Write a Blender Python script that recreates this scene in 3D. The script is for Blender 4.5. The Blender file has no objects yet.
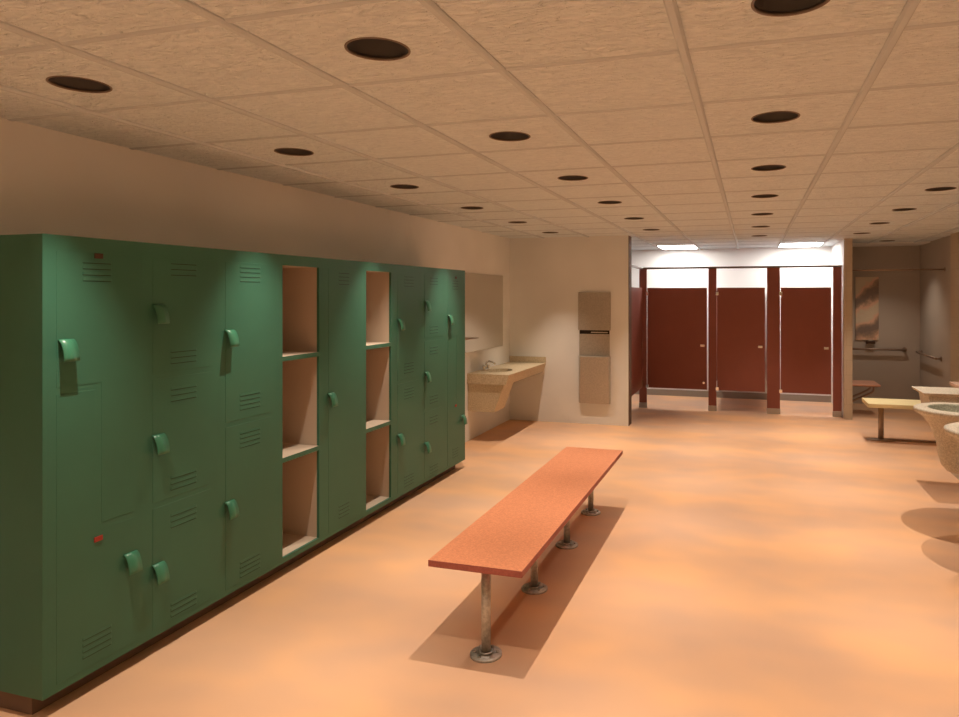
import bpy, bmesh, math, random
from mathutils import Vector, Matrix
random.seed(4)
PI = math.pi
SC = bpy.context.scene
COL = SC.collection

# ------------------------------------------------------------------ materials
def new_mat(name):
    m = bpy.data.materials.new(name); m.use_nodes = True
    nt = m.node_tree
    return m, nt, nt.nodes['Principled BSDF']

def plain(name, col, rough=0.6, spec=0.3, metal=0.0):
    m, nt, b = new_mat(name)
    b.inputs['Base Color'].default_value = (*col, 1)
    b.inputs['Roughness'].default_value = rough
    b.inputs['Metallic'].default_value = metal
    b.inputs['Specular IOR Level'].default_value = spec
    return m

def coords(nt, scale=(1, 1, 1)):
    tc = nt.nodes.new('ShaderNodeTexCoord'); mp = nt.nodes.new('ShaderNodeMapping')
    mp.inputs['Scale'].default_value = scale
    nt.links.new(tc.outputs['Object'], mp.inputs['Vector'])
    return mp.outputs['Vector']

def noise(nt, vec, scale, detail=3, rough=0.5, dist=0.0):
    n = nt.nodes.new('ShaderNodeTexNoise')
    n.inputs['Scale'].default_value = scale; n.inputs['Detail'].default_value = detail
    n.inputs['Roughness'].default_value = rough; n.inputs['Distortion'].default_value = dist
    nt.links.new(vec, n.inputs['Vector'])
    return n.outputs['Fac']

def ramp(nt, fac, stops):
    r = nt.nodes.new('ShaderNodeValToRGB')
    el = r.color_ramp.elements
    while len(el) < len(stops): el.new(0.5)
    for e, (p, c) in zip(el, stops):
        e.position = p; e.color = (*c, 1)
    nt.links.new(fac, r.inputs['Fac'])
    return r.outputs['Color']

def bump(nt, b, h, strength, dist):
    bp = nt.nodes.new('ShaderNodeBump')
    bp.inputs['Strength'].default_value = strength; bp.inputs['Distance'].default_value = dist
    nt.links.new(h, bp.inputs['Height']); nt.links.new(bp.outputs['Normal'], b.inputs['Normal'])

def speckle(name, stops, scale, rough=0.6, spec=0.3, metal=0.0, stretch=(1, 1, 1), bmp=0.0, detail=3):
    m, nt, b = new_mat(name)
    v = coords(nt, stretch)
    f = noise(nt, v, scale, detail, 0.6)
    nt.links.new(ramp(nt, f, stops), b.inputs['Base Color'])
    b.inputs['Roughness'].default_value = rough; b.inputs['Metallic'].default_value = metal
    b.inputs['Specular IOR Level'].default_value = spec
    if bmp: bump(nt, b, f, bmp, 0.004)
    return m

M = {}
M['floor'] = speckle('floor_resin', [(0.33, (0.645, 0.415, 0.285)), (0.50, (0.73, 0.45, 0.28)), (0.66, (0.83, 0.49, 0.27))], 1.3, 0.55, 0.15, stretch=(0.8, 1.25, 1), detail=2)
def wall_mat(name, col, var=0.05):
    lo = tuple(c * (1 - var) for c in col); hi = tuple(min(1, c * (1 + var)) for c in col)
    return speckle(name, [(0.35, lo), (0.65, hi)], 0.9, 0.75, 0.1, detail=2)
M['wall'] = wall_mat('painted_wall', (0.85, 0.86, 0.84))
M['wall_white'] = wall_mat('white_stall_wall', (0.86, 0.85, 0.83), 0.02)
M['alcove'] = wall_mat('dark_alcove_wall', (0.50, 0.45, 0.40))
def tile_wall():
    m, nt, b = new_mat('tiled_wall')
    tc = nt.nodes.new('ShaderNodeTexCoord'); sp = nt.nodes.new('ShaderNodeSeparateXYZ'); cb = nt.nodes.new('ShaderNodeCombineXYZ')
    nt.links.new(tc.outputs['Object'], sp.inputs[0])
    ad = nt.nodes.new('ShaderNodeMath'); ad.operation = 'ADD'
    nt.links.new(sp.outputs['X'], ad.inputs[0]); nt.links.new(sp.outputs['Y'], ad.inputs[1])
    nt.links.new(ad.outputs[0], cb.inputs['X']); nt.links.new(sp.outputs['Z'], cb.inputs['Y'])
    br = nt.nodes.new('ShaderNodeTexBrick'); nt.links.new(cb.outputs[0], br.inputs['Vector'])
    br.inputs['Scale'].default_value = 1.0
    br.inputs['Brick Width'].default_value = 0.4; br.inputs['Row Height'].default_value = 0.2; br.inputs['Mortar Size'].default_value = 0.005
    br.inputs['Color1'].default_value = (0.56, 0.47, 0.36, 1); br.inputs['Color2'].default_value = (0.54, 0.45, 0.345, 1); br.inputs['Mortar'].default_value = (0.51, 0.425, 0.32, 1)
    nt.links.new(br.outputs['Color'], b.inputs['Base Color']); b.inputs['Roughness'].default_value = 0.7
    b.inputs['Specular IOR Level'].default_value = 0.15
    return m
M['tilewall'] = tile_wall()
def ceiling_mat():
    m, nt, b = new_mat('fissured_ceiling_tile')
    v = coords(nt, (1.0, 2.6, 1))
    f = noise(nt, v, 17, 3, 0.5, 1.4)
    nt.links.new(ramp(nt, f, [(0.32, (0.74, 0.82, 0.865)), (0.66, (0.88, 0.955, 0.985))]), b.inputs['Base Color'])
    b.inputs['Roughness'].default_value = 0.9; b.inputs['Specular IOR Level'].default_value = 0.05
    bump(nt, b, f, 0.95, 0.030)
    return m
M['ceiling'] = ceiling_mat()
M['grid'] = plain('ceiling_grid_paint', (0.60, 0.66, 0.70), 0.7, 0.15)
M['plaster'] = plain('white_plaster', (0.86, 0.85, 0.83), 0.8, 0.1)
M['green'] = speckle('green_enamel', [(0.3, (0.045, 0.163, 0.108)), (0.7, (0.050, 0.180, 0.119))], 3.0, 0.42, 0.35)
M['green_handle'] = plain('green_handle_enamel', (0.048, 0.21, 0.125), 0.32, 0.5)
M['cream'] = plain('cream_locker_interior', (0.60, 0.50, 0.40), 0.7, 0.2)
M['kick'] = plain('brown_vinyl_base', (0.17, 0.115, 0.085), 0.7, 0.2)
M['bronze'] = plain('bronze_plate', (0.07, 0.035, 0.02), 0.5, 0.4)
M['redtag'] = plain('red_plate', (0.34, 0.05, 0.035), 0.5, 0.3)
M['bench_red'] = speckle('terracotta_laminate', [(0.35, (0.67, 0.26, 0.135)), (0.65, (0.82, 0.34, 0.18))], 110, 0.5, 0.25)
M['bench_edge'] = speckle('terracotta_edge', [(0.35, (0.40, 0.13, 0.11)), (0.65, (0.47, 0.16, 0.13))], 110, 0.55, 0.2)
M['steel'] = speckle('dull_galvanised_steel', [(0.35, (0.42, 0.41, 0.38)), (0.65, (0.62, 0.61, 0.57))], 60, 0.5, 0.4, 0.55)
M['bolt'] = plain('bolt_steel', (0.45, 0.44, 0.42), 0.35, 0.5, 0.9)
M['chrome'] = plain('chrome', (0.80, 0.79, 0.77), 0.12, 0.5, 1.0)
M['can'] = plain('downlight_dark_reflector', (0.16, 0.155, 0.15), 0.35, 0.4)
M['trim'] = plain('downlight_bronze_trim', (0.20, 0.155, 0.125), 0.5, 0.3)
M['maroon'] = speckle('maroon_partition_laminate', [(0.3, (0.265, 0.088, 0.064)), (0.7, (0.290, 0.096, 0.070))], 2.0, 0.5, 0.25)
M['rail'] = plain('brown_anodised_rail', (0.16, 0.12, 0.10), 0.4, 0.4, 0.6)
M['shoe'] = plain('brushed_steel_shoe', (0.50, 0.46, 0.42), 0.45, 0.4, 0.7)
M['granite'] = speckle('tan_speckled_stone', [(0.36, (0.50, 0.40, 0.26)), (0.52, (0.60, 0.50, 0.34)), (0.66, (0.68, 0.58, 0.41))], 75, 0.5, 0.3)
M['terrazzo'] = speckle('grey_speckled_stone', [(0.36, (0.47, 0.43, 0.36)), (0.52, (0.60, 0.55, 0.46)), (0.66, (0.70, 0.65, 0.55))], 85, 0.55, 0.25)
M['basin_in'] = speckle('shaded_grey_green_basin_interior', [(0.36, (0.20, 0.20, 0.15)), (0.66, (0.34, 0.34, 0.26))], 85, 0.5, 0.3)  # grey-green, darkened: shade of the recessed bowl put into the colour
M['dispenser'] = speckle('brushed_steel_panel', [(0.35, (0.44, 0.40, 0.34)), (0.65, (0.54, 0.49, 0.42))], 60, 0.45, 0.35, 0.45)
M['black'] = plain('dark_slot', (0.02, 0.016, 0.012), 0.7, 0.2)
M['paper'] = plain('paper_towel', (0.62, 0.55, 0.45), 0.8, 0.1)
M['wood'] = speckle('pale_yellow_wood', [(0.35, (0.72, 0.62, 0.34)), (0.65, (0.80, 0.70, 0.42))], 8, 0.5, 0.25, stretch=(0.4, 6, 6))
M['redwood'] = speckle('red_brown_slat', [(0.35, (0.62, 0.32, 0.22)), (0.65, (0.74, 0.42, 0.31))], 9, 0.5, 0.25, stretch=(0.4, 6, 6))
M['dark_steel'] = plain('dark_bronze_steel', (0.36, 0.27, 0.21), 0.45, 0.4, 0.5)
M['baseboard'] = plain('grey_tan_base', (0.36, 0.32, 0.27), 0.7, 0.2)
M['cap'] = plain('pink_stone_cap', (0.62, 0.44, 0.34), 0.6, 0.2)
def mirror_mat():
    m, nt, b = new_mat('mirror_glass')
    b.inputs['Base Color'].default_value = (0.74, 0.72, 0.68, 1); b.inputs['Metallic'].default_value = 1; b.inputs['Roughness'].default_value = 0.04
    return m
M['mirror'] = mirror_mat()
def emit(name, col, s):
    m, nt, b = new_mat(name)
    b.inputs['Base Color'].default_value = (0.9, 0.9, 0.9, 1)
    b.inputs['Emission Color'].default_value = (*col, 1); b.inputs['Emission Strength'].default_value = s
    return m
M['tube'] = emit('fluorescent_lens', (1.0, 0.97, 0.92), 19.0)
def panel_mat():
    m, nt, b = new_mat('hammered_panel_reflections')  # diagonal colour bands stand in for reflections in bumpy metal
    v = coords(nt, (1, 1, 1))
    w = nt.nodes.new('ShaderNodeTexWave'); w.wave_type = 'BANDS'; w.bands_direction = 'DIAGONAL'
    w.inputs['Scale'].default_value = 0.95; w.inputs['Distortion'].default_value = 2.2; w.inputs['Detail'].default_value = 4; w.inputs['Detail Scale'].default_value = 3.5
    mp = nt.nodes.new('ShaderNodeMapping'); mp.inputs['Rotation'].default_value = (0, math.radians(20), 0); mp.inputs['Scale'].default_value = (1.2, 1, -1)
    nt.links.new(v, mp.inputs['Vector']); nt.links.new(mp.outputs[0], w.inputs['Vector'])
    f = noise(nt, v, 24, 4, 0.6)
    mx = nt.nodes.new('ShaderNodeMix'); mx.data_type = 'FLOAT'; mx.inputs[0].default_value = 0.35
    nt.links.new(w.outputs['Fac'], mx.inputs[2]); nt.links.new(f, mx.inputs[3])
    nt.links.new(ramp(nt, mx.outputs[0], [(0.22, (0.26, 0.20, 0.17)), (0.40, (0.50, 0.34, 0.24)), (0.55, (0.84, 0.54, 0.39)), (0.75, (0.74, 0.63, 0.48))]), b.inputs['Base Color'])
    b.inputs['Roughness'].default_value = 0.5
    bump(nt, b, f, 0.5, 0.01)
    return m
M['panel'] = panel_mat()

# ------------------------------------------------------------------ mesh helpers
class MB:
    def __init__(s): s.bm = bmesh.new(); s.mats = []
    def mi(s, m):
        if m not in s.mats: s.mats.append(m)
        return s.mats.index(m)
    def face(s, pts, m):
        f = s.bm.faces.new([s.bm.verts.new(p) for p in pts]); f.material_index = s.mi(m); return f
    def box(s, x0, x1, y0, y1, z0, z1, m):
        return s.hexa([(x0, y0, z0), (x1, y0, z0), (x1, y1, z0), (x0, y1, z0), (x0, y0, z1), (x1, y0, z1), (x1, y1, z1), (x0, y1, z1)], m)
    def hexa(s, p, m):
        v = [s.bm.verts.new(q) for q in p]; k = s.mi(m); out = []
        for q in ((0, 3, 2, 1), (4, 5, 6, 7), (0, 1, 5, 4), (1, 2, 6, 5), (2, 3, 7, 6), (3, 0, 4, 7)):
            f = s.bm.faces.new([v[i] for i in q]); f.material_index = k; out.append(f)
        return out
    def prism(s, poly, axis, a, b, m):
        # poly: 2-D outline in the two other axes (cyclic order), extruded along axis
        def P(u, v, w):
            return {'x': (w, u, v), 'y': (u, w, v), 'z': (u, v, w)}[axis]
        A = [s.bm.verts.new(P(u, v, a)) for u, v in poly]; B = [s.bm.verts.new(P(u, v, b)) for u, v in poly]
        k = s.mi(m); n = len(poly)
        fs = [s.bm.faces.new(A), s.bm.faces.new(B[::-1])]
        for i in range(n): fs.append(s.bm.faces.new([A[i], B[i], B[(i + 1) % n], A[(i + 1) % n]]))
        for f in fs: f.material_index = k
        return fs
    def tube(s, pts, r, m, seg=12, smooth=True):
        pts = [Vector(p) for p in pts]; k = s.mi(m); rings = []
        up = None
        for i, p in enumerate(pts):
            t = ((pts[i + 1] - p) if i < len(pts) - 1 else Vector((0, 0, 0)))
            if i > 0: t = t.normalized() + (p - pts[i - 1]).normalized()
            t.normalize()
            if up is None: up = Vector((0, 0, 1)) if abs(t.z) < 0.9 else Vector((1, 0, 0))
            a = t.cross(up).normalized(); b = t.cross(a).normalized(); up = a.cross(t).normalized() if abs(a.cross(t).length) > 0 else up
            up = b * -1 if up.length == 0 else up
            rr = r[i] if isinstance(r, (list, tuple)) else r
            rings.append([s.bm.verts.new(p + rr * (math.cos(2 * PI * j / seg) * a + math.sin(2 * PI * j / seg) * b)) for j in range(seg)])
        for A, B in zip(rings, rings[1:]):
            for j in range(seg):
                f = s.bm.faces.new([A[j], A[(j + 1) % seg], B[(j + 1) % seg], B[j]]); f.material_index = k; f.smooth = smooth
        for R in (rings[0][::-1], rings[-1]):
            f = s.bm.faces.new(R); f.material_index = k
    def lathe(s, prof, c, m, seg=32, sx=1.0, sy=1.0, close=False, shear=None):
        # prof: (r, z) list; revolved about vertical axis through c; shear: fn(z) -> (dx, dy)
        k = s.mi(m); rings = []
        for r, z in prof:
            dx, dy = shear(z) if shear else (0, 0)
            if r < 1e-6: rings.append([s.bm.verts.new((c[0] + dx, c[1] + dy, c[2] + z))])
            else: rings.append([s.bm.verts.new((c[0] + dx + r * sx * math.cos(2 * PI * j / seg), c[1] + dy + r * sy * math.sin(2 * PI * j / seg), c[2] + z)) for j in range(seg)])
        prs = list(zip(rings, rings[1:])) + ([(rings[-1], rings[0])] if close else [])
        for A, B in prs:
            for j in range(seg):
                q = [A[j % len(A)], A[(j + 1) % len(A)], B[(j + 1) % len(B)], B[j % len(B)]]
                u = []
                for v in q:
                    if v not in u: u.append(v)
                if len(u) < 3: continue
                f = s.bm.faces.new(u); f.material_index = k; f.smooth = True
    def holed(s, x0, x1, y0, y1, z, c, rx, ry, m, seg=32):
        # rectangle with an elliptical hole, as a ring of quads
        k = s.mi(m); inner = []; outer = []
        angs = sorted([2 * PI * j / seg for j in range(seg)] + [math.atan2(py - c[1], px - c[0]) % (2 * PI) for px in (x0, x1) for py in (y0, y1)])
        for a in angs:
            dx, dy = math.cos(a), math.sin(a)
            t = min([(x1 - c[0]) / dx if dx > 1e-9 else 1e9, (x0 - c[0]) / dx if dx < -1e-9 else 1e9,
                     (y1 - c[1]) / dy if dy > 1e-9 else 1e9, (y0 - c[1]) / dy if dy < -1e-9 else 1e9])
            outer.append(s.bm.verts.new((c[0] + t * dx, c[1] + t * dy, z)))
            q = 1 / math.sqrt((dx / rx) ** 2 + (dy / ry) ** 2)
            inner.append(s.bm.verts.new((c[0] + q * dx, c[1] + q * dy, z)))
        n = len(angs)
        for j in range(n):
            f = s.bm.faces.new([outer[j], outer[(j + 1) % n], inner[(j + 1) % n], inner[j]]); f.material_index = k
    def build(s, name, parent=None, bevel=0.0, seg=2, normals=True):
        bm = s.bm
        bmesh.ops.remove_doubles(bm, verts=bm.verts, dist=1e-6)
        if normals: bmesh.ops.recalc_face_normals(bm, faces=bm.faces)
        me = bpy.data.meshes.new(name); 
        off = origin(parent) if parent else Vector((0, 0, 0))
        bmesh.ops.translate(bm, verts=bm.verts, vec=-off)
        bm.to_mesh(me); bm.free()
        for m in s.mats: me.materials.append(m)
        o = bpy.data.objects.new(name, me); COL.objects.link(o)
        if parent: o.parent = parent
        if bevel:
            b = o.modifiers.new('edge', 'BEVEL'); b.width = bevel; b.segments = seg; b.limit_method = 'ANGLE'; b.angle_limit = math.radians(40)
        return o

def origin(o):
    v = Vector((0, 0, 0))
    while o: v = v + o.location; o = o.parent
    return v

def tag(o, label, cat, group=None, kind=None):
    o['label'] = label; o['category'] = cat
    if group: o['group'] = group
    if kind: o['kind'] = kind
    return o
def thing(name, loc, label, cat, group=None):
    o = bpy.data.objects.new(name, None); COL.objects.link(o); o.location = loc; o.empty_display_size = 0.1
    return tag(o, label, cat, group)
def struct(name, mb, label=None, parent=None, **k):
    o = mb.build(name, parent, **k); o['kind'] = 'structure'
    if label: o['label'] = label; o['category'] = name.split('_')[0]
    return o
def copy_tree(o, parent=None):
    c = o.copy(); COL.objects.link(c)
    if parent: c.parent = parent
    for ch in list(o.children): copy_tree(ch, c)
    return c

# ------------------------------------------------------------------ dimensions
H = 2.4384            # ceiling height
XL, XR, XRA = -3.115, 2.40, 2.44
YB, YBACK, YF = 8.65, 11.5, -3.0
T = 0.6096
GX, GY = -2.642, 2.1815   # one ceiling-grid crossing
LX = [-2.35, -1.12, 0.10, 1.31]
LY = [1.89 + 1.2187 * k for k in range(-3, 7)]
RA = 0.1             # downlight aperture radius

# ------------------------------------------------------------------ room shell
m = MB(); m.box(XL - 0.2, XRA + 0.2, YF - 0.2, YBACK + 0.2, -0.2, 0, M['floor']); struct('floor', m, 'mottled peach resin floor of the whole locker room')
m = MB(); m.box(XL - 0.2, XL, YF - 0.2, YBACK + 0.2, 0, H + 0.3, M['wall']); struct('wall_left', m, 'plain tan wall behind the green lockers')
m = MB(); m.box(XL, XR + 0.2, YF - 0.2, YF, 0, H + 0.3, M['wall']); struct('wall_front', m, 'plain tan wall behind the viewpoint')
m = MB(); m.box(XR, XR + 0.24, YF, 9.68, 0, H + 0.3, M['tilewall']); struct('wall_right', m, 'sandy tiled wall beside the stone basins')
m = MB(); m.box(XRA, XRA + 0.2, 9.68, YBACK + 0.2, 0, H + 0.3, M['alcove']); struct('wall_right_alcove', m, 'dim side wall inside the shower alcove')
m = MB(); m.box(XL, -1.505, YB, YB + 0.2, 0, H + 0.3, M['wall']); struct('wall_dispenser', m, 'plain tan wall that carries the paper towel dispenser')
m = MB(); m.box(XL, 1.255, YBACK, YBACK + 0.2, 0, H + 0.3, M['wall_white']); struct('wall_back', m, 'bright white wall behind the toilet stalls')
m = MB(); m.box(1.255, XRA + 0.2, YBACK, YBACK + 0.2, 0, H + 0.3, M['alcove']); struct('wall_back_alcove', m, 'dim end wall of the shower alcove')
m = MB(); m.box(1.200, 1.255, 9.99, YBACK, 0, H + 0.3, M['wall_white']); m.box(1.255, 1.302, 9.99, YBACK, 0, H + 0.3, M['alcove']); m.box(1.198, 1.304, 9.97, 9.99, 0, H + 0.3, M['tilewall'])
struct('wall_partition', m, 'partition wall between the stalls and the shower alcove')
m = MB(); m.box(XL, 1.197, YBACK - 0.012, YBACK, 0, 0.10, M['baseboard']); struct('baseboard_back', m, 'grey tan base strip under the white stall wall')
m = MB(); m.box(1.80, 1.94, 3.6, 7.25, 0, 0.83, M['tilewall']); struct('wall_pony', m, 'low wall that carries the stone basins')
m = MB(); m.box(1.79, 1.95, 3.58, 7.26, 0.83, 0.86, M['cap']); struct('trim_1', m, 'pink stone cap on the low basin wall', bevel=0.004)

m = MB(); m.box(-1.505, -1.498, YB + 0.004, YB + 0.2, 0, H, M['kick']); struct('trim_2', m, 'brown metal edge strip on the end of the dispenser wall')

# ceiling: one tile per grid cell, round holes where the downlights sit
lights = [(x, y, i, k - 3) for i, x in enumerate(LX) for k, y in enumerate(LY) if not (i < 2 and y > 8.5)]
lights.append((1.83, 10.56, 4, 0))
fluor = [(-1.39, -0.81, 10.42, 11.30), (0.395, 1.01, 10.46, 11.28)]
m = MB()
i0 = math.floor((XL - GX) / T); i1 = math.ceil((XRA - GX) / T); j0 = math.floor((YF - GY) / T); j1 = math.ceil((YBACK - GY) / T)
tz = H + 0.003
for i in range(i0, i1):
    for j in range(j0, j1):
        x0, x1, y0, y1 = GX + i * T, GX + (i + 1) * T, GY + j * T, GY + (j + 1) * T
        hs = [l for l in lights if x0 < l[0] < x1 and y0 < l[1] < y1]
        if hs: m.holed(x0, x1, y0, y1, tz, (hs[0][0], hs[0][1]), RA, RA, M['ceiling'])
        else: m.face([(x0, y0, tz), (x1, y0, tz), (x1, y1, tz), (x0, y1, tz)], M['ceiling'])
bmesh.ops.remove_doubles(m.bm, verts=m.bm.verts, dist=1e-5)
ceil = struct('ceiling', m, 'suspended ceiling of square fissured tiles', normals=False)
me = ceil.data; me.flip_normals()
m = MB(); w = 0.016
for i in range(i0, i1 + 1):
    x = GX + i * T
    m.prism([(x - w, H + 0.007), (x - w, H - 0.003), (x - w * 0.55, H - 0.010), (x + w * 0.55, H - 0.010), (x + w, H - 0.003), (x + w, H + 0.007)], 'y', YF, YBACK, M['grid'])
for j in range(j0, j1 + 1):
    y = GY + j * T; v = 0.014
    m.prism([(y - v, H + 0.007), (y - v, H + 0.002), (y - v * 0.5, H - 0.002), (y + v * 0.5, H - 0.002), (y + v, H + 0.002), (y + v, H + 0.007)], 'x', XL, XRA, M['grid'])
g = struct('ceiling_grid', m, None, ceil); g['label'] = 'tan metal grid between the ceiling tiles'
m = MB(); m.box(XL - 0.2, XRA + 0.2, YF - 0.2, YBACK + 0.2, H + 0.3, H + 0.4, M['plaster']); struct('ceiling_slab', m, None, ceil)
m = MB(); m.box(1.32, XRA, 10.86, YBACK, H - 0.012, H + 0.005, M['plaster']); struct('ceiling_lit_strip', m, None, ceil)  # paler strip: brightness of the lit alcove ceiling put into its colour

# ------------------------------------------------------------------ downlights
WARM = (1.0, 0.83, 0.66)
POWER = 112.0
def make_downlight():
    t = thing('downlight', (0, 0, H), 'x', 'ceiling light')
    m = MB(); seg = 40
    m.lathe([(RA + 0.001, 0.010), (RA + 0.001, 0.001), (RA - 0.006, 0.001), (RA - 0.006, 0.010)], (0, 0, H), M['trim'], seg, close=True)
    m.build('trim_ring', t)
    m = MB(); m.lathe([(RA - 0.001, 0.006), (RA - 0.004, 0.10), (0.075, 0.19), (0.03, 0.22), (0, 0.222)], (0, 0, H), M['can'], seg)
    m.build('reflector', t)
    return t
SPOT = bpy.data.lights.new('lamp_beam', 'SPOT')
SPOT.energy = POWER; SPOT.color = WARM; SPOT.spot_size = math.radians(66); SPOT.spot_blend = 1.0; SPOT.shadow_soft_size = 0.003
proto = make_downlight()
ordn = ['nearest', 'second', 'third', 'fourth', 'fifth', 'sixth', 'seventh']
rows = ['in the row along the locker wall', 'in the row over the red bench', 'in the row leading to the middle stall', 'in the row over the stone basins']
first = True
lamp = bpy.data.objects.new('lamp_beam', SPOT); COL.objects.link(lamp); lamp.parent = proto; lamp.location = (0, 0.07, 0.010)
for (x, y, i, k) in lights:
    o = proto if first else copy_tree(proto); first = False
    o.location = (x, y, H)
    if i == 4: lab, grp = 'small recessed downlight in the dim shower alcove ceiling', None
    elif k < 0 or (i == 3 and k < 3): lab, grp = 'round recessed downlight out of sight near the viewpoint', 'downlights out of sight near the viewpoint'
    else:
        n = k - 3 if i == 3 else k
        lab = 'round dark recessed downlight, %s of those %s' % (ordn[n] if n else 'nearest', rows[i]); grp = 'recessed ceiling downlights'
    o['label'] = lab
    if grp: o['group'] = grp
    elif 'group' in o: del o['group']
    if i == 4:
        d = SPOT.copy(); d.energy = POWER * 0.36; d.spot_size = math.radians(104)
        [c for c in o.children if c.type == 'LIGHT'][0].data = d

# fluorescent troffers over the stalls
for n, (x0, x1, y0, y1) in enumerate(fluor):
    t = thing('fluorescent_light', ((x0 + x1) / 2, (y0 + y1) / 2, H - 0.03), ['bright rectangular ceiling light above the wide corner stall', 'bright rectangular ceiling light above the stall beside the alcove wall'][n], 'ceiling light', 'fluorescent lights over the stalls')
    m = MB(); e = 0.018; zz = (H - 0.011, H + 0.005)
    m.box(x0, x1, y0, y0 + e, *zz, M['shoe']); m.box(x0, x1, y1 - e, y1, *zz, M['shoe']); m.box(x0, x0 + e, y0 + e, y1 - e, *zz, M['shoe']); m.box(x1 - e, x1, y0 + e, y1 - e, *zz, M['shoe'])
    m.build('frame', t)
    m = MB(); m.box(x0 + e, x1 - e, y0 + e, y1 - e, H - 0.0095, H + 0.004, M['tube']); m.build('diffuser', t)

# ------------------------------------------------------------------ lockers
FX = -2.66; BY = 1.984; BW = 0.4577; ZB, ZT = 0.080, 1.913
D0, D1 = 0.056, 0.414
def louvers(m, y0, y1, zs):
    for z in zs:
        a = 0.0012
        m.hexa([(FX + a - 0.001, y0, z - 0.006), (FX + a + 0.0013, y0 + 0.004, z - 0.006), (FX + a + 0.0013, y1 - 0.004, z - 0.006), (FX + a - 0.001, y1, z - 0.006),
                (FX + a - 0.001, y0, z + 0.007), (FX + a + 0.0004, y0 + 0.004, z + 0.007), (FX + a + 0.0004, y1 - 0.004, z + 0.007), (FX + a - 0.001, y1, z + 0.007)], M['green'])
        m.box(FX + a - 0.002, FX + a + 0.0008, y0 + 0.004, y1 - 0.004, z - 0.0085, z - 0.006, M['black'])
def handle(door, y, z):
    m = MB(); prof = []; n = 8; h = 0.088; p = 0.036; th = 0.0035
    for q in range(n + 1):
        a = q / n * PI / 2
        prof.append((FX + 0.003 + p * math.sin(a) ** 0.9, z - h * (1 - math.cos(a)) ** 0.8))
    inner = [(x - th, zz - th * 0.4) for x, zz in prof]
    poly = prof + inner[::-1]
    A = [[m.bm.verts.new((px, yy, pz)) for px, pz in poly] for yy in (y + 0.002, y + 0.068)]
    k = m.mi(M['green_handle']); N = len(poly)
    for j in range(N):
        f = m.bm.faces.new([A[0][j], A[0][(j + 1) % N], A[1][(j + 1) % N], A[1][j]]); f.material_index = k; f.smooth = j < n
    for s_ in (0, 1):
        for j in range(n):
            f = m.bm.faces.new([A[s_][j], A[s_][j + 1], A[s_][N - 2 - j], A[s_][N - 1 - j]]); f.material_index = k
    m.build('handle', door)
def door(root, poly, b, slots, hy, hz, plate=None):
    m = MB()
    m.prism([(b + y, z) for y, z in poly], 'x', FX - 0.004, FX + 0.0012, M['green'])
    bmesh.ops.bevel(m.bm, geom=list(m.bm.edges), offset=0.0006, segments=1, affect='EDGES')
    for (y0, y1, zs) in slots: louvers(m, b + y0, b + y1, zs)
    d = m.build('door', root)
    handle(d, b + hy, hz)
    if plate:
        mm = MB(); py, pz, mt = plate
        mm.box(FX + 0.002, FX + 0.0055, b + py - 0.020, b + py + 0.020, pz - 0.011, pz + 0.011, mt); mm.build('number_plate', d, bevel=0.002)
    return d
def rect(z0, z1): return [(D0, z0), (D1, z0), (D1, z1), (D0, z1)]
def four(zt): return [zt - 0.025 * k for k in range(4)]
def three(zt): return [zt - 0.027 * k for k in range(3)]
LOCK = 'green steel locker units along the wall'
kinds = ['z', '3', '2', 'open', '1', 'open', '2', '3', 'z']
labels = ['green steel locker at the near end of the bank, two interlocking stepped doors',
          'three-door green steel locker next to the stepped-door unit at the near end',
          'two-door green steel locker just before the first doorless open unit',
          'doorless green locker with three cream cubbyholes, nearer of the two open units',
          'tall single-door green steel locker standing between the two open cubbyhole units',
          'doorless green locker with three cream cubbyholes, farther of the two open units',
          'two-door green steel locker just past the farther open cubbyhole unit',
          'three-door green steel locker, next to last before the sink',
          'green steel locker with stepped doors at the far end of the bank by the sink']
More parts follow.
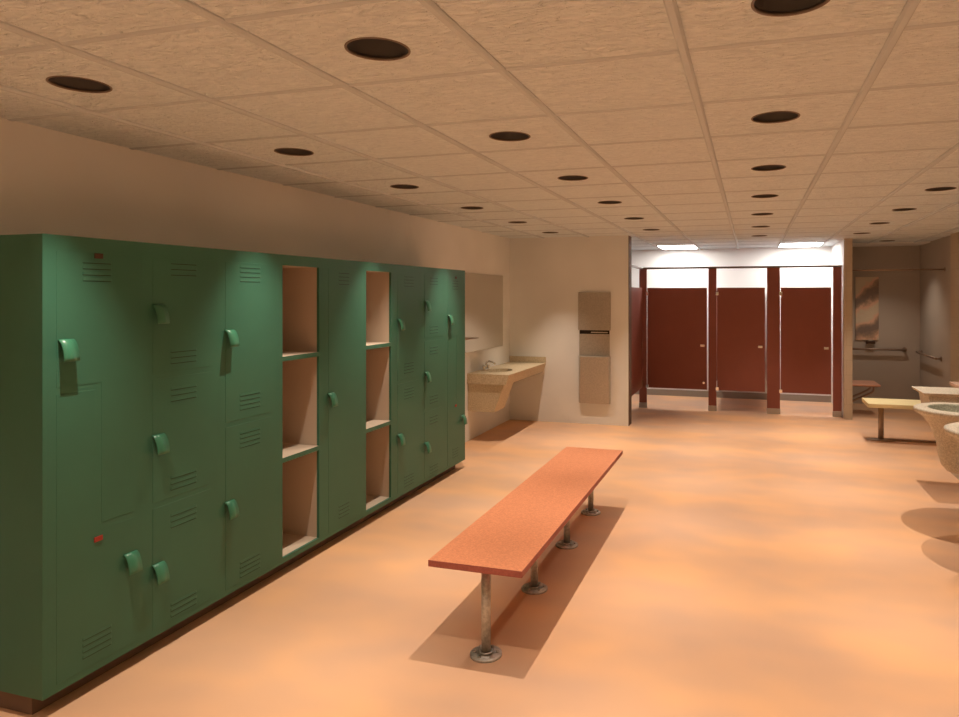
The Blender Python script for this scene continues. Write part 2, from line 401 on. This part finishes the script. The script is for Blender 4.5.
for n, (kd, lab) in enumerate(zip(kinds, labels)):
    b = BY + n * BW; e = b + BW
    t = thing('locker', (FX, b + BW / 2, ZB), lab, 'locker', LOCK)
    m = MB()
    if kd != 'open':
        m.box(XL + 0.004, FX, b, e, ZB, ZT, M['green'])
        m.build('body', t)
    else:
        z0, z1 = 0.111, 1.850
        # face frame
        m.box(FX - 0.018, FX, b, b + D0, ZB, ZT, M['green']); m.box(FX - 0.018, FX, b + D1, e, ZB, ZT, M['green'])
        m.box(FX - 0.018, FX, b + D0, b + D1, ZB, z0, M['green']); m.box(FX - 0.018, FX, b + D0, b + D1, z1, ZT, M['green'])
        # outer shell
        m.box(XL + 0.004, FX - 0.018, b, b + 0.004, ZB, ZT, M['green']); m.box(XL + 0.004, FX - 0.018, e - 0.004, e, ZB, ZT, M['green'])
        m.box(XL + 0.004, FX - 0.018, b + 0.004, e - 0.004, ZT - 0.004, ZT, M['green']); m.box(XL + 0.004, FX - 0.018, b + 0.004, e - 0.004, ZB, ZB + 0.004, M['green'])
        m.build('body', t)
        m = MB(); i_, o_ = b + D0 - 0.004, b + D1 + 0.004; xb = XL + 0.03; xf = FX - 0.018
        m.box(xb - 0.006, xb, i_, o_, z0 - 0.006, z1 + 0.006, M['cream'])
        m.box(xb, xf, i_ - 0.006, i_, z0 - 0.006, z1 + 0.006, M['cream']); m.box(xb, xf, o_, o_ + 0.006, z0 - 0.006, z1 + 0.006, M['cream'])
        m.box(xb, xf, i_, o_, z0 - 0.006, z0, M['cream']); m.box(xb, xf, i_, o_, z1, z1 + 0.006, M['cream'])
        m.build('interior', t)['label'] = 'cream painted interior'
        for zs in (1.307, 0.704):
            m = MB(); m.box(xb, FX - 0.003, b + D0, b + D1, zs - 0.005, zs, M['cream']); s_ = m.build('shelf', t); s_['label'] = 'cream shelf with green front lip'
            m = MB(); m.box(FX - 0.003, FX - 0.0005, b + D0, b + D1, zs - 0.028, zs, M['green']); m.build('front_lip', s_)
        continue
    if kd == 'z':
        door(t, [(D0, 1.300), (0.253, 1.300), (0.253, 0.700), (D1, 0.700), (D1, 1.850), (D0, 1.850)], b, [(0.164, 0.301, [1.813, 1.788, 1.763, 1.738])], 0.058, 1.493, (0.238, 1.838, M['bronze']))
        door(t, [(D0, 0.111), (D1, 0.111), (D1, 0.672), (0.227, 0.672), (0.227, 1.272), (D0, 1.272)], b, [(0.164, 0.301, four(0.240))], 0.356, 0.522, (0.236, 0.636, M['redtag']))
    elif kd == '3':
        for (z0, z1, hz) in ((1.307, 1.850, 1.628), (0.704, 1.279, 1.020), (0.111, 0.677, 0.418)):
            zt = {1.850: 1.829, 1.279: 1.223, 0.677: 0.618}[z1]; zb = {1.307: 1.404, 0.704: 0.798, 0.111: 0.190}[z0]
            door(t, rect(z0, z1), b, [(0.155, 0.318, three(zt)), (0.155, 0.318, three(zb))], 0.048, hz)
    elif kd == '2':
        for (z0, z1, hz, zt, zb) in ((0.997, 1.850, 1.488, 1.828, 1.128), (0.111, 0.970, 0.578, 0.922, 0.217)):
            door(t, rect(z0, z1), b, [(0.158, 0.322, four(zt)), (0.158, 0.322, four(zb))], 0.046, hz)
    elif kd == '1':
        door(t, rect(0.111, 1.850), b, [(0.17, 0.30, four(1.828)), (0.17, 0.30, four(0.250))], 0.042, 1.028)
m = MB(); m.box(XL + 0.004, -2.737, 2.0, 6.05, 0, ZB, M['kick'])
o = m.build('locker_plinth', None, bevel=0.003); tag(o, 'brown recessed base running under the whole bank of green lockers', 'plinth')

# ------------------------------------------------------------------ benches
def flange(m, x, y, r, mt, bolts=6):
    m.lathe([(0, 0.012), (r * 0.42, 0.012), (r * 0.42, 0.020), (r * 0.36, 0.022), (r * 0.36, 0.012)], (x, y, 0), mt, 24)
    m.lathe([(0, 0), (r, 0), (r, 0.008), (r * 0.93, 0.012), (0, 0.012)], (x, y, 0), mt, 28)
    for q in range(bolts):
        a = 2 * PI * q / bolts + 0.3
        m.lathe([(0.009, 0.011), (0.009, 0.019), (0, 0.020)], (x + r * 0.72 * math.cos(a), y + r * 0.72 * math.sin(a), 0), M['bolt'], 6)
t = thing('locker_bench', (-1.2, 4.1, 0), 'long terracotta red bench on four steel posts in front of the lockers', 'bench')
m = MB(); fs = m.box(-1.440, -0.978, 2.875, 5.36, 0.408, 0.440, M['bench_edge']); fs[1].material_index = m.mi(M['bench_red']); m.build('seat', t, bevel=0.0025)
for y in (2.95, 3.69, 4.40, 5.11):
    m = MB(); m.tube([(-1.180, y, 0.010), (-1.180, y, 0.409)], 0.0215, M['steel'], 20); l = m.build('leg', t)
    m = MB(); flange(m, -1.180, y, 0.075, M['steel']); m.build('floor_flange', l)
t = thing('wooden_bench', (1.8, 8.66, 0), 'pale yellow wooden bench on steel posts before the shower alcove', 'bench')
m = MB(); m.box(1.265, 2.37, 8.42, 8.90, 0.405, 0.450, M['wood']); m.build('seat', t, bevel=0.004)
for x in (1.435, 2.20):
    m = MB(); m.tube([(x, 8.66, 0.01), (x, 8.66, 0.405)], 0.030, M['dark_steel'], 16); l = m.build('leg', t)
    m = MB(); m.lathe([(0, 0), (0.13, 0), (0.13, 0.008), (0.05, 0.016), (0, 0.016)], (x, 8.66, 0), M['dark_steel'], 28, 1.25, 0.6); m.build('foot_plate', l)
m = MB(); m.box(1.45, 2.19, 8.645, 8.675, 0.002, 0.022, M['dark_steel']); m.build('floor_strip', t)  # thin dark strip along the floor between the two posts

# ------------------------------------------------------------------ sink counter on the left wall
t = thing('sink_counter', (-2.86, 7.9, 0.66), 'speckled tan stone sink counter hung on the wall past the lockers', 'sink')
y0, y1, xf, zt = 7.20, YB - 0.002, -2.605, 0.778
bc = (-2.88, 7.62)
m = MB(); G = M['granite']; xw = XL + 0.002
m.holed(xw, xf, y0, y1, zt, bc, 0.155, 0.21, G, 40)
m.face([(xf, y0, zt), (xf - 0.04, y0, 0.662), (xf - 0.04, y1, 0.662), (xf, y1, zt)], G)
m.face([(xw, y0, zt), (xw, y0, 0.662), (xf - 0.04, y0, 0.662), (xf, y0, zt)], G)
m.face([(xw, y1, zt), (xw, y1, 0.662), (xf - 0.04, y1, 0.662), (xf, y1, zt)], G)
m.face([(xw, y0, 0.662), (xf - 0.04, y0, 0.662), (xf - 0.04, y1, 0.662), (xw, y1, 0.662)], G)
m.build('countertop', t)
m = MB(); m.box(xw, xf + 0.0, y1 - 0.02, y1, zt + 0.0005, 0.857, G); m.build('backsplash', t, bevel=0.003)
m = MB(); m.lathe([(1.0, -0.001), (0.97, -0.02), (0.85, -0.07), (0.55, -0.105), (0.12, -0.11), (0, -0.11)], (bc[0], bc[1], zt), M['granite'], 40, 0.155, 0.21); bs = m.build('basin', t)
m = MB(); m.lathe([(0.022, 0.0), (0.022, 0.003), (0, 0.003)], (bc[0], bc[1], zt - 0.11), M['chrome'], 16); m.build('drain', bs)
m = MB(); m.prism([(xw, 0.661), (-2.67, 0.661), (-2.79, 0.345), (xw, 0.345)], 'y', 7.22, 7.56, G); m.build('pipe_cover', t, bevel=0.004)
t = thing('faucet', (-3.05, 7.62, zt), 'small chrome faucet with two handles on the stone sink counter', 'faucet')
m = MB(); m.box(-3.075, -3.025, 7.53, 7.71, zt, zt + 0.014, M['chrome']); m.build('base', t, bevel=0.006)
m = MB(); m.tube([(-3.05, 7.62, zt + 0.012), (-3.05, 7.62, zt + 0.07), (-3.04, 7.62, zt + 0.095), (-3.01, 7.62, zt + 0.105), (-2.96, 7.62, zt + 0.095), (-2.93, 7.62, zt + 0.075)], [0.014, 0.013, 0.012, 0.011, 0.010, 0.010], M['chrome'], 14); m.build('spout', t)
for dy in (-0.065, 0.065):
    m = MB(); m.lathe([(0.018, 0.012), (0.016, 0.03), (0.022, 0.038), (0.024, 0.055), (0.016, 0.066), (0, 0.068)], (-3.05, 7.62 + dy, zt), M['chrome'], 16); m.build('handle', t)
m = MB(); m.box(XL + 0.001, XL + 0.008, 6.30, 8.36, 1.017, 1.930, M['mirror']); o = m.build('wall_mirror', None, bevel=0.002); tag(o, 'frameless rectangular wall mirror above the stone sink counter', 'mirror')
t = thing('wall_shelf', (-3.06, 7.2, 1.18), 'thin metal shelf fixed across the mirror over the sink', 'shelf')
m = MB(); m.box(XL + 0.0085, -3.0, 6.75, 7.28, 1.180, 1.187, M['dark_steel']); m.build('shelf_board', t, bevel=0.002)
for y in (6.85, 7.20):
    m = MB(); m.prism([(XL + 0.0085, 1.179), (-3.02, 1.179), (XL + 0.0085, 1.165)], 'y', y - 0.004, y + 0.004, M['dark_steel']); m.build('bracket', t)

# ------------------------------------------------------------------ towel dispenser
t = thing('towel_dispenser', (-1.95, YB, 0.27), 'tall steel paper towel dispenser and waste bin on the tan wall', 'dispenser')
xa, xb_ = -2.160, -1.735; D = M['dispenser']
m = MB()
m.box(xa, xb_, YB - 0.030, YB - 0.001, 1.222, 1.712, D)
hg_reflection = [(-2.07, 1.262), (-1.825, 1.262), (-1.865, 1.44), (-1.825, 1.60), (-2.07, 1.60), (-2.03, 1.44)]  # raised hourglass stands in for a bright reflection on the cabinet front
m.prism(hg_reflection, 'y', YB - 0.036, YB - 0.030, D)
m.build('towel_cabinet', t, bevel=0.004)
m = MB(); m.box(xa + 0.014, xb_ - 0.014, YB - 0.010, YB - 0.001, 1.172, 1.222, M['black']); sl = m.build('towel_slot', t)
m = MB(); m.box(-1.99, -1.77, YB - 0.024, YB - 0.011, 1.188, 1.200, M['paper']); m.build('paper_towel', sl)
m = MB(); m.box(xa + 0.012, xb_ - 0.012, YB - 0.012, YB - 0.001, 0.88, 1.172, D); m.build('recess_plate', t)
m = MB()
dt, db = 0.115, 0.045
A = [(xa, YB - 0.001, 0.275), (xb_, YB - 0.001, 0.275), (xb_, YB - 0.001, 0.885), (xa, YB - 0.001, 0.885)]
Bf = [(xa + 0.022, YB - db, 0.275), (xb_ - 0.012, YB - db, 0.275), (xb_ - 0.012, YB - dt, 0.885), (xa + 0.045, YB - dt, 0.885)]  # slanted side edge shaped after a reflection in the bin front
m.hexa([A[0], A[1], Bf[1], Bf[0], A[3], A[2], Bf[2], Bf[3]], D)
m.build('waste_bin', t, bevel=0.003)

# ------------------------------------------------------------------ toilet stalls
SY = 10.15; th = 0.026
def pil(parent, x0, x1):
    m = MB(); m.box(x0, x1, SY - th / 2, SY + th / 2, 0.07, 2.062, M['maroon']); p = m.build('pilaster', parent, bevel=0.002)
    m = MB(); m.box(x0 - 0.004, x1 + 0.004, SY - th / 2 - 0.006, SY + th / 2 + 0.006, 0, 0.078, M['shoe']); m.build('floor_shoe', p, bevel=0.002)
def sdoor(parent, x0, x1, bumper=False):
    m = MB(); m.box(x0, x1, SY - th / 2, SY + th / 2, 0.305, 1.785, M['maroon']); d = m.build('door', parent, bevel=0.002)
    for z in (1.70, 0.325):
        m = MB(); m.box(x0 - 0.020, x0 + 0.022, SY - th / 2 - 0.014, SY - th / 2, z - 0.025, z + 0.025, M['chrome']); m.build('hinge', d, bevel=0.003)
    m = MB(); m.box(x1 - 0.095, x1 - 0.032, SY - th / 2 - 0.010, SY - th / 2, 0.925, 0.960, M['chrome']); l = m.build('latch', d, bevel=0.003)
    m = MB(); m.tube([(x1 - 0.063, SY - th / 2 - 0.009, 0.9425), (x1 - 0.063, SY - th / 2 - 0.030, 0.9425)], 0.011, M['chrome'], 12); m.build('latch_knob', l)
    if bumper:
        m = MB(); m.tube([(x1 - 0.045, SY - th / 2, 0.405), (x1 - 0.045, SY - th / 2 - 0.022, 0.405)], [0.022, 0.016], M['chrome'], 14); m.build('door_stop', d)
STG = 'maroon toilet stalls'
def divider(parent, x):
    m = MB(); m.box(x - 0.012, x + 0.012, SY + th / 2 + 0.002, YBACK - 0.03, 0.305, 1.785, M['maroon']); d = m.build('divider_panel', parent, bevel=0.002)
    for z in (0.5, 1.6):
        m = MB(); m.box(x - 0.03, x + 0.03, YBACK - 0.03, YBACK - 0.0125, z - 0.03, z + 0.03, M['chrome']); m.build('wall_bracket', d)
t = thing('toilet_stall', (-1.05, SY, 0), 'wide maroon toilet stall front next to the corner post, under a bright light', 'toilet stall', STG)
pil(t, -1.60, -1.489); sdoor(t, -1.481, -0.616, True); pil(t, -0.594, -0.481); divider(t, -0.54)
t = thing('toilet_stall', (-0.1, SY, 0), 'middle maroon toilet stall front, dark floor under its door', 'toilet stall', STG)
sdoor(t, -0.472, 0.186); pil(t, 0.214, 0.388); divider(t, 0.30)
t = thing('toilet_stall', (0.75, SY, 0), 'maroon toilet stall front next to the shower alcove partition', 'toilet stall', STG)
sdoor(t, 0.397, 1.056); pil(t, 1.080, 1.191)
m = MB(); m.box(-1.60, 1.196, SY - 0.022, SY + 0.022, 2.062, 2.090, M['rail']); o = m.build('head_rail', None, bevel=0.004)
tag(o, 'brown metal head rail along the tops of the three facing stalls', 'rail')
t = thing('toilet_stall', (-1.575, 9.5, 0), 'side toilet stall behind the tan wall, its maroon door seen edge on', 'toilet stall', STG)
m = MB(); m.box(-1.575, -1.549, 9.05, 10.10, 0.305, 1.785, M['maroon']); d = m.build('door', t, bevel=0.002)
for z in (0.93, 0.38):
    m = MB(); m.box(-1.549, -1.538, 10.02, 10.07, z - 0.035, z + 0.035, M['chrome']); m.build('latch' if z > 0.5 else 'hinge', d, bevel=0.003)
m = MB(); m.box(-1.584, -1.540, 8.852, SY - 0.024, 2.062, 2.090, M['rail']); m.build('head_rail', t, bevel=0.004)
m = MB(); m.box(-1.575, -1.549, 8.855, 9.03, 0.07, 2.062, M['maroon']); m.build('pilaster', t, bevel=0.002)

# ------------------------------------------------------------------ stone basins on the low wall
def basin(y, lab):
    t = thing('stone_basin', (1.45, y, 0.39), lab, 'basin', 'round stone basins on the low wall')
    m = MB(); c = (1.45, y, 0)
    sh = lambda z: ((0.85 - z) * 0.12 if z < 0.82 else 0, 0)
    prof = [(0.208, 0.851), (0.285, 0.851), (0.297, 0.846), (0.300, 0.836), (0.297, 0.822), (0.285, 0.812), (0.245, 0.785), (0.200, 0.725)]
    m.lathe(prof, c, M['terrazzo'], 48)
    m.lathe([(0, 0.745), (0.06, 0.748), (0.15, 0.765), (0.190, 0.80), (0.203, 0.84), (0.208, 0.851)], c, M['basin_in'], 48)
    b_ = m.build('bowl', t)
    m = MB(); prof = [(0.24, 0.785), (0.200, 0.725), (0.168, 0.66), (0.148, 0.58), (0.140, 0.50), (0.120, 0.435), (0.085, 0.395), (0.07, 0.39), (0, 0.39)]
    m.lathe(prof, c, M['terrazzo'], 40)
    m.build('pedestal', t)
    m = MB(); m.hexa([(1.45, y - 0.09, 0.42), (1.80, y - 0.13, 0.50), (1.80, y + 0.13, 0.50), (1.45, y + 0.09, 0.42), (1.45, y - 0.12, 0.73), (1.80, y - 0.17, 0.80), (1.80, y + 0.17, 0.80), (1.45, y + 0.12, 0.73)], M['terrazzo']); m.build('wall_arm', t, bevel=0.01)
    m = MB(); m.lathe([(0.022, 0.7445), (0.022, 0.750), (0, 0.751)], c, M['chrome'], 16); m.build('drain', b_)
    m = MB(); m.box(1.66, 1.80, y - 0.07, y + 0.07, 0.80, 0.93, M['terrazzo']); k_ = m.build('faucet_block', t, bevel=0.01)
    m = MB(); m.tube([(1.70, y, 0.92), (1.69, y, 0.985), (1.65, y, 1.0), (1.60, y, 0.985), (1.585, y, 0.96)], 0.009, M['chrome'], 10); m.build('spout', k_)
basin(5.60, 'round speckled stone basin, the whole rim hole visible, nearer the box-shaped basin')
basin(4.76, 'round speckled stone basin nearest the viewpoint, cut off by the picture edge')
t = thing('stone_drinking_fountain', (1.62, 6.63, 0.70), 'square-topped speckled stone block fixture beyond the round stone basins', 'drinking fountain')
m = MB(); m.hexa([(1.40, 6.42, 0.825), (1.80, 6.42, 0.825), (1.80, 6.84, 0.825), (1.40, 6.84, 0.825), (1.385, 6.40, 0.850), (1.80, 6.40, 0.850), (1.80, 6.86, 0.850), (1.385, 6.86, 0.850)], M['terrazzo']); m.build('top_slab', t, bevel=0.004)
m = MB(); m.hexa([(1.455, 6.43, 0.68), (1.80, 6.43, 0.68), (1.80, 6.80, 0.68), (1.455, 6.80, 0.68), (1.43, 6.43, 0.825), (1.80, 6.43, 0.825), (1.80, 6.80, 0.825), (1.43, 6.80, 0.825)], M['terrazzo']); m.build('body', t, bevel=0.004)

# ------------------------------------------------------------------ shower alcove
yb = YBACK
m = MB(); m.box(1.545, 1.872, yb - 0.02, yb - 0.001, 0.985, 1.958, M['panel']); o = m.build('wall_panel', None, bevel=0.003); tag(o, 'tall mottled panel with painted reflections on the dim alcove end wall', 'panel')
t = thing('soap_dish', (1.76, yb, 0.93), 'small dark red soap dish below the mottled alcove panel', 'soap dish')
m = MB(); m.box(1.69, 1.815, yb - 0.075, yb - 0.001, 0.930, 0.975, M['bronze']); m.build('tray', t, bevel=0.006)
m = MB(); m.box(1.725, 1.78, yb - 0.06, yb - 0.03, 0.9755, 0.995, M['paper']); m.build('soap_rest', t, bevel=0.006)
def bar(a, b, wall, lab):
    a, b = Vector(a), Vector(b); n = Vector(wall)
    t = thing('grab_bar', (a + b) / 2, lab, 'grab bar', 'grab bars in the shower alcove')
    m = MB(); m.tube([a, b], 0.016, M['dark_steel'], 14); m.build('rail', t)
    d = (b - a).normalized()
    for q in (a + d * 0.02, b - d * 0.02):
        m = MB(); m.tube([q, q + n * 0.058], 0.015, M['dark_steel'], 12); p = m.build('post', t)
        m = MB(); m.tube([q + n * 0.058, q + n * 0.067], 0.035, M['dark_steel'], 18); m.build('wall_flange', p)
bar((1.40, yb - 0.068, 0.850), (2.25, yb - 0.068, 0.850), (0, 1, 0), 'straight metal grab bar on the alcove end wall below the panel')
bar((XRA - 0.068, 10.25, 0.825), (XRA - 0.068, 11.38, 0.825), (1, 0, 0), 'straight metal grab bar on the side wall of the alcove')
t = thing('shower_rod', (1.9, 10.1, 2.015), 'thin horizontal curtain rod across the shower alcove opening', 'curtain rod')
m = MB(); m.tube([(1.303, 10.1, 2.015), (XRA - 0.001, 10.1, 2.015)], 0.011, M['dark_steel'], 12); m.build('rod', t)
for x0, x1 in ((1.3025, 1.311), (XRA - 0.009, XRA - 0.0005)):
    m = MB(); m.tube([(x0, 10.1, 2.015), (x1, 10.1, 2.015)], 0.028, M['dark_steel'], 16); m.build('end_flange', t)
t = thing('fold_down_bench', (1.5, 10.55, 0.4), 'slatted red-brown fold-down shower bench on the partition wall', 'bench')
for q in range(4):
    y = 10.27 + q * 0.14
    m = MB(); m.box(1.310, 1.70, y, y + 0.118, 0.418, 0.440, M['redwood']); m.build('slat', t, bevel=0.004)
for y in (10.40, 10.70):
    m = MB(); m.tube([(1.304, y, 0.406), (1.68, y, 0.406)], 0.011, M['dark_steel'], 10)
    m.tube([(1.63, y, 0.406), (1.63, y, 0.345), (1.60, y, 0.315), (1.33, y, 0.175), (1.3035, y, 0.162)], 0.014, M['dark_steel'], 10)
    m.tube([(1.318, y, 0.416), (1.318, y, 0.150)], 0.013, M['dark_steel'], 10)
    m.build('bracket', t)

# ------------------------------------------------------------------ world, camera, colour
w = bpy.data.worlds.new('World'); SC.world = w; w.use_nodes = True
w.node_tree.nodes['Background'].inputs[0].default_value = (0, 0, 0, 1); w.node_tree.nodes['Background'].inputs[1].default_value = 0
cam = bpy.data.cameras.new('camera'); co = bpy.data.objects.new('camera', cam); COL.objects.link(co)
co.location = (0, 0, 1.669); co.rotation_euler = (PI / 2, 0, 0.2943)
cam.sensor_fit = 'HORIZONTAL'; cam.sensor_width = 36; cam.lens = 680.9 / 959 * 36
cam.shift_x = -(544.86 - 479.5) / 959; cam.shift_y = -(358.5 - 295.7) / 959
cam.clip_start = 0.05; SC.camera = co
vs = SC.view_settings
vs.view_transform = 'Standard'; vs.look = 'None'; vs.exposure = 0.0; vs.gamma = 1.0; vs.use_curve_mapping = False
SC.cycles.max_bounces = 10; SC.cycles.diffuse_bounces = 4
SC.cycles.caustics_reflective = False; SC.cycles.caustics_refractive = False
SC.cycles.sample_clamp_indirect = 6.0
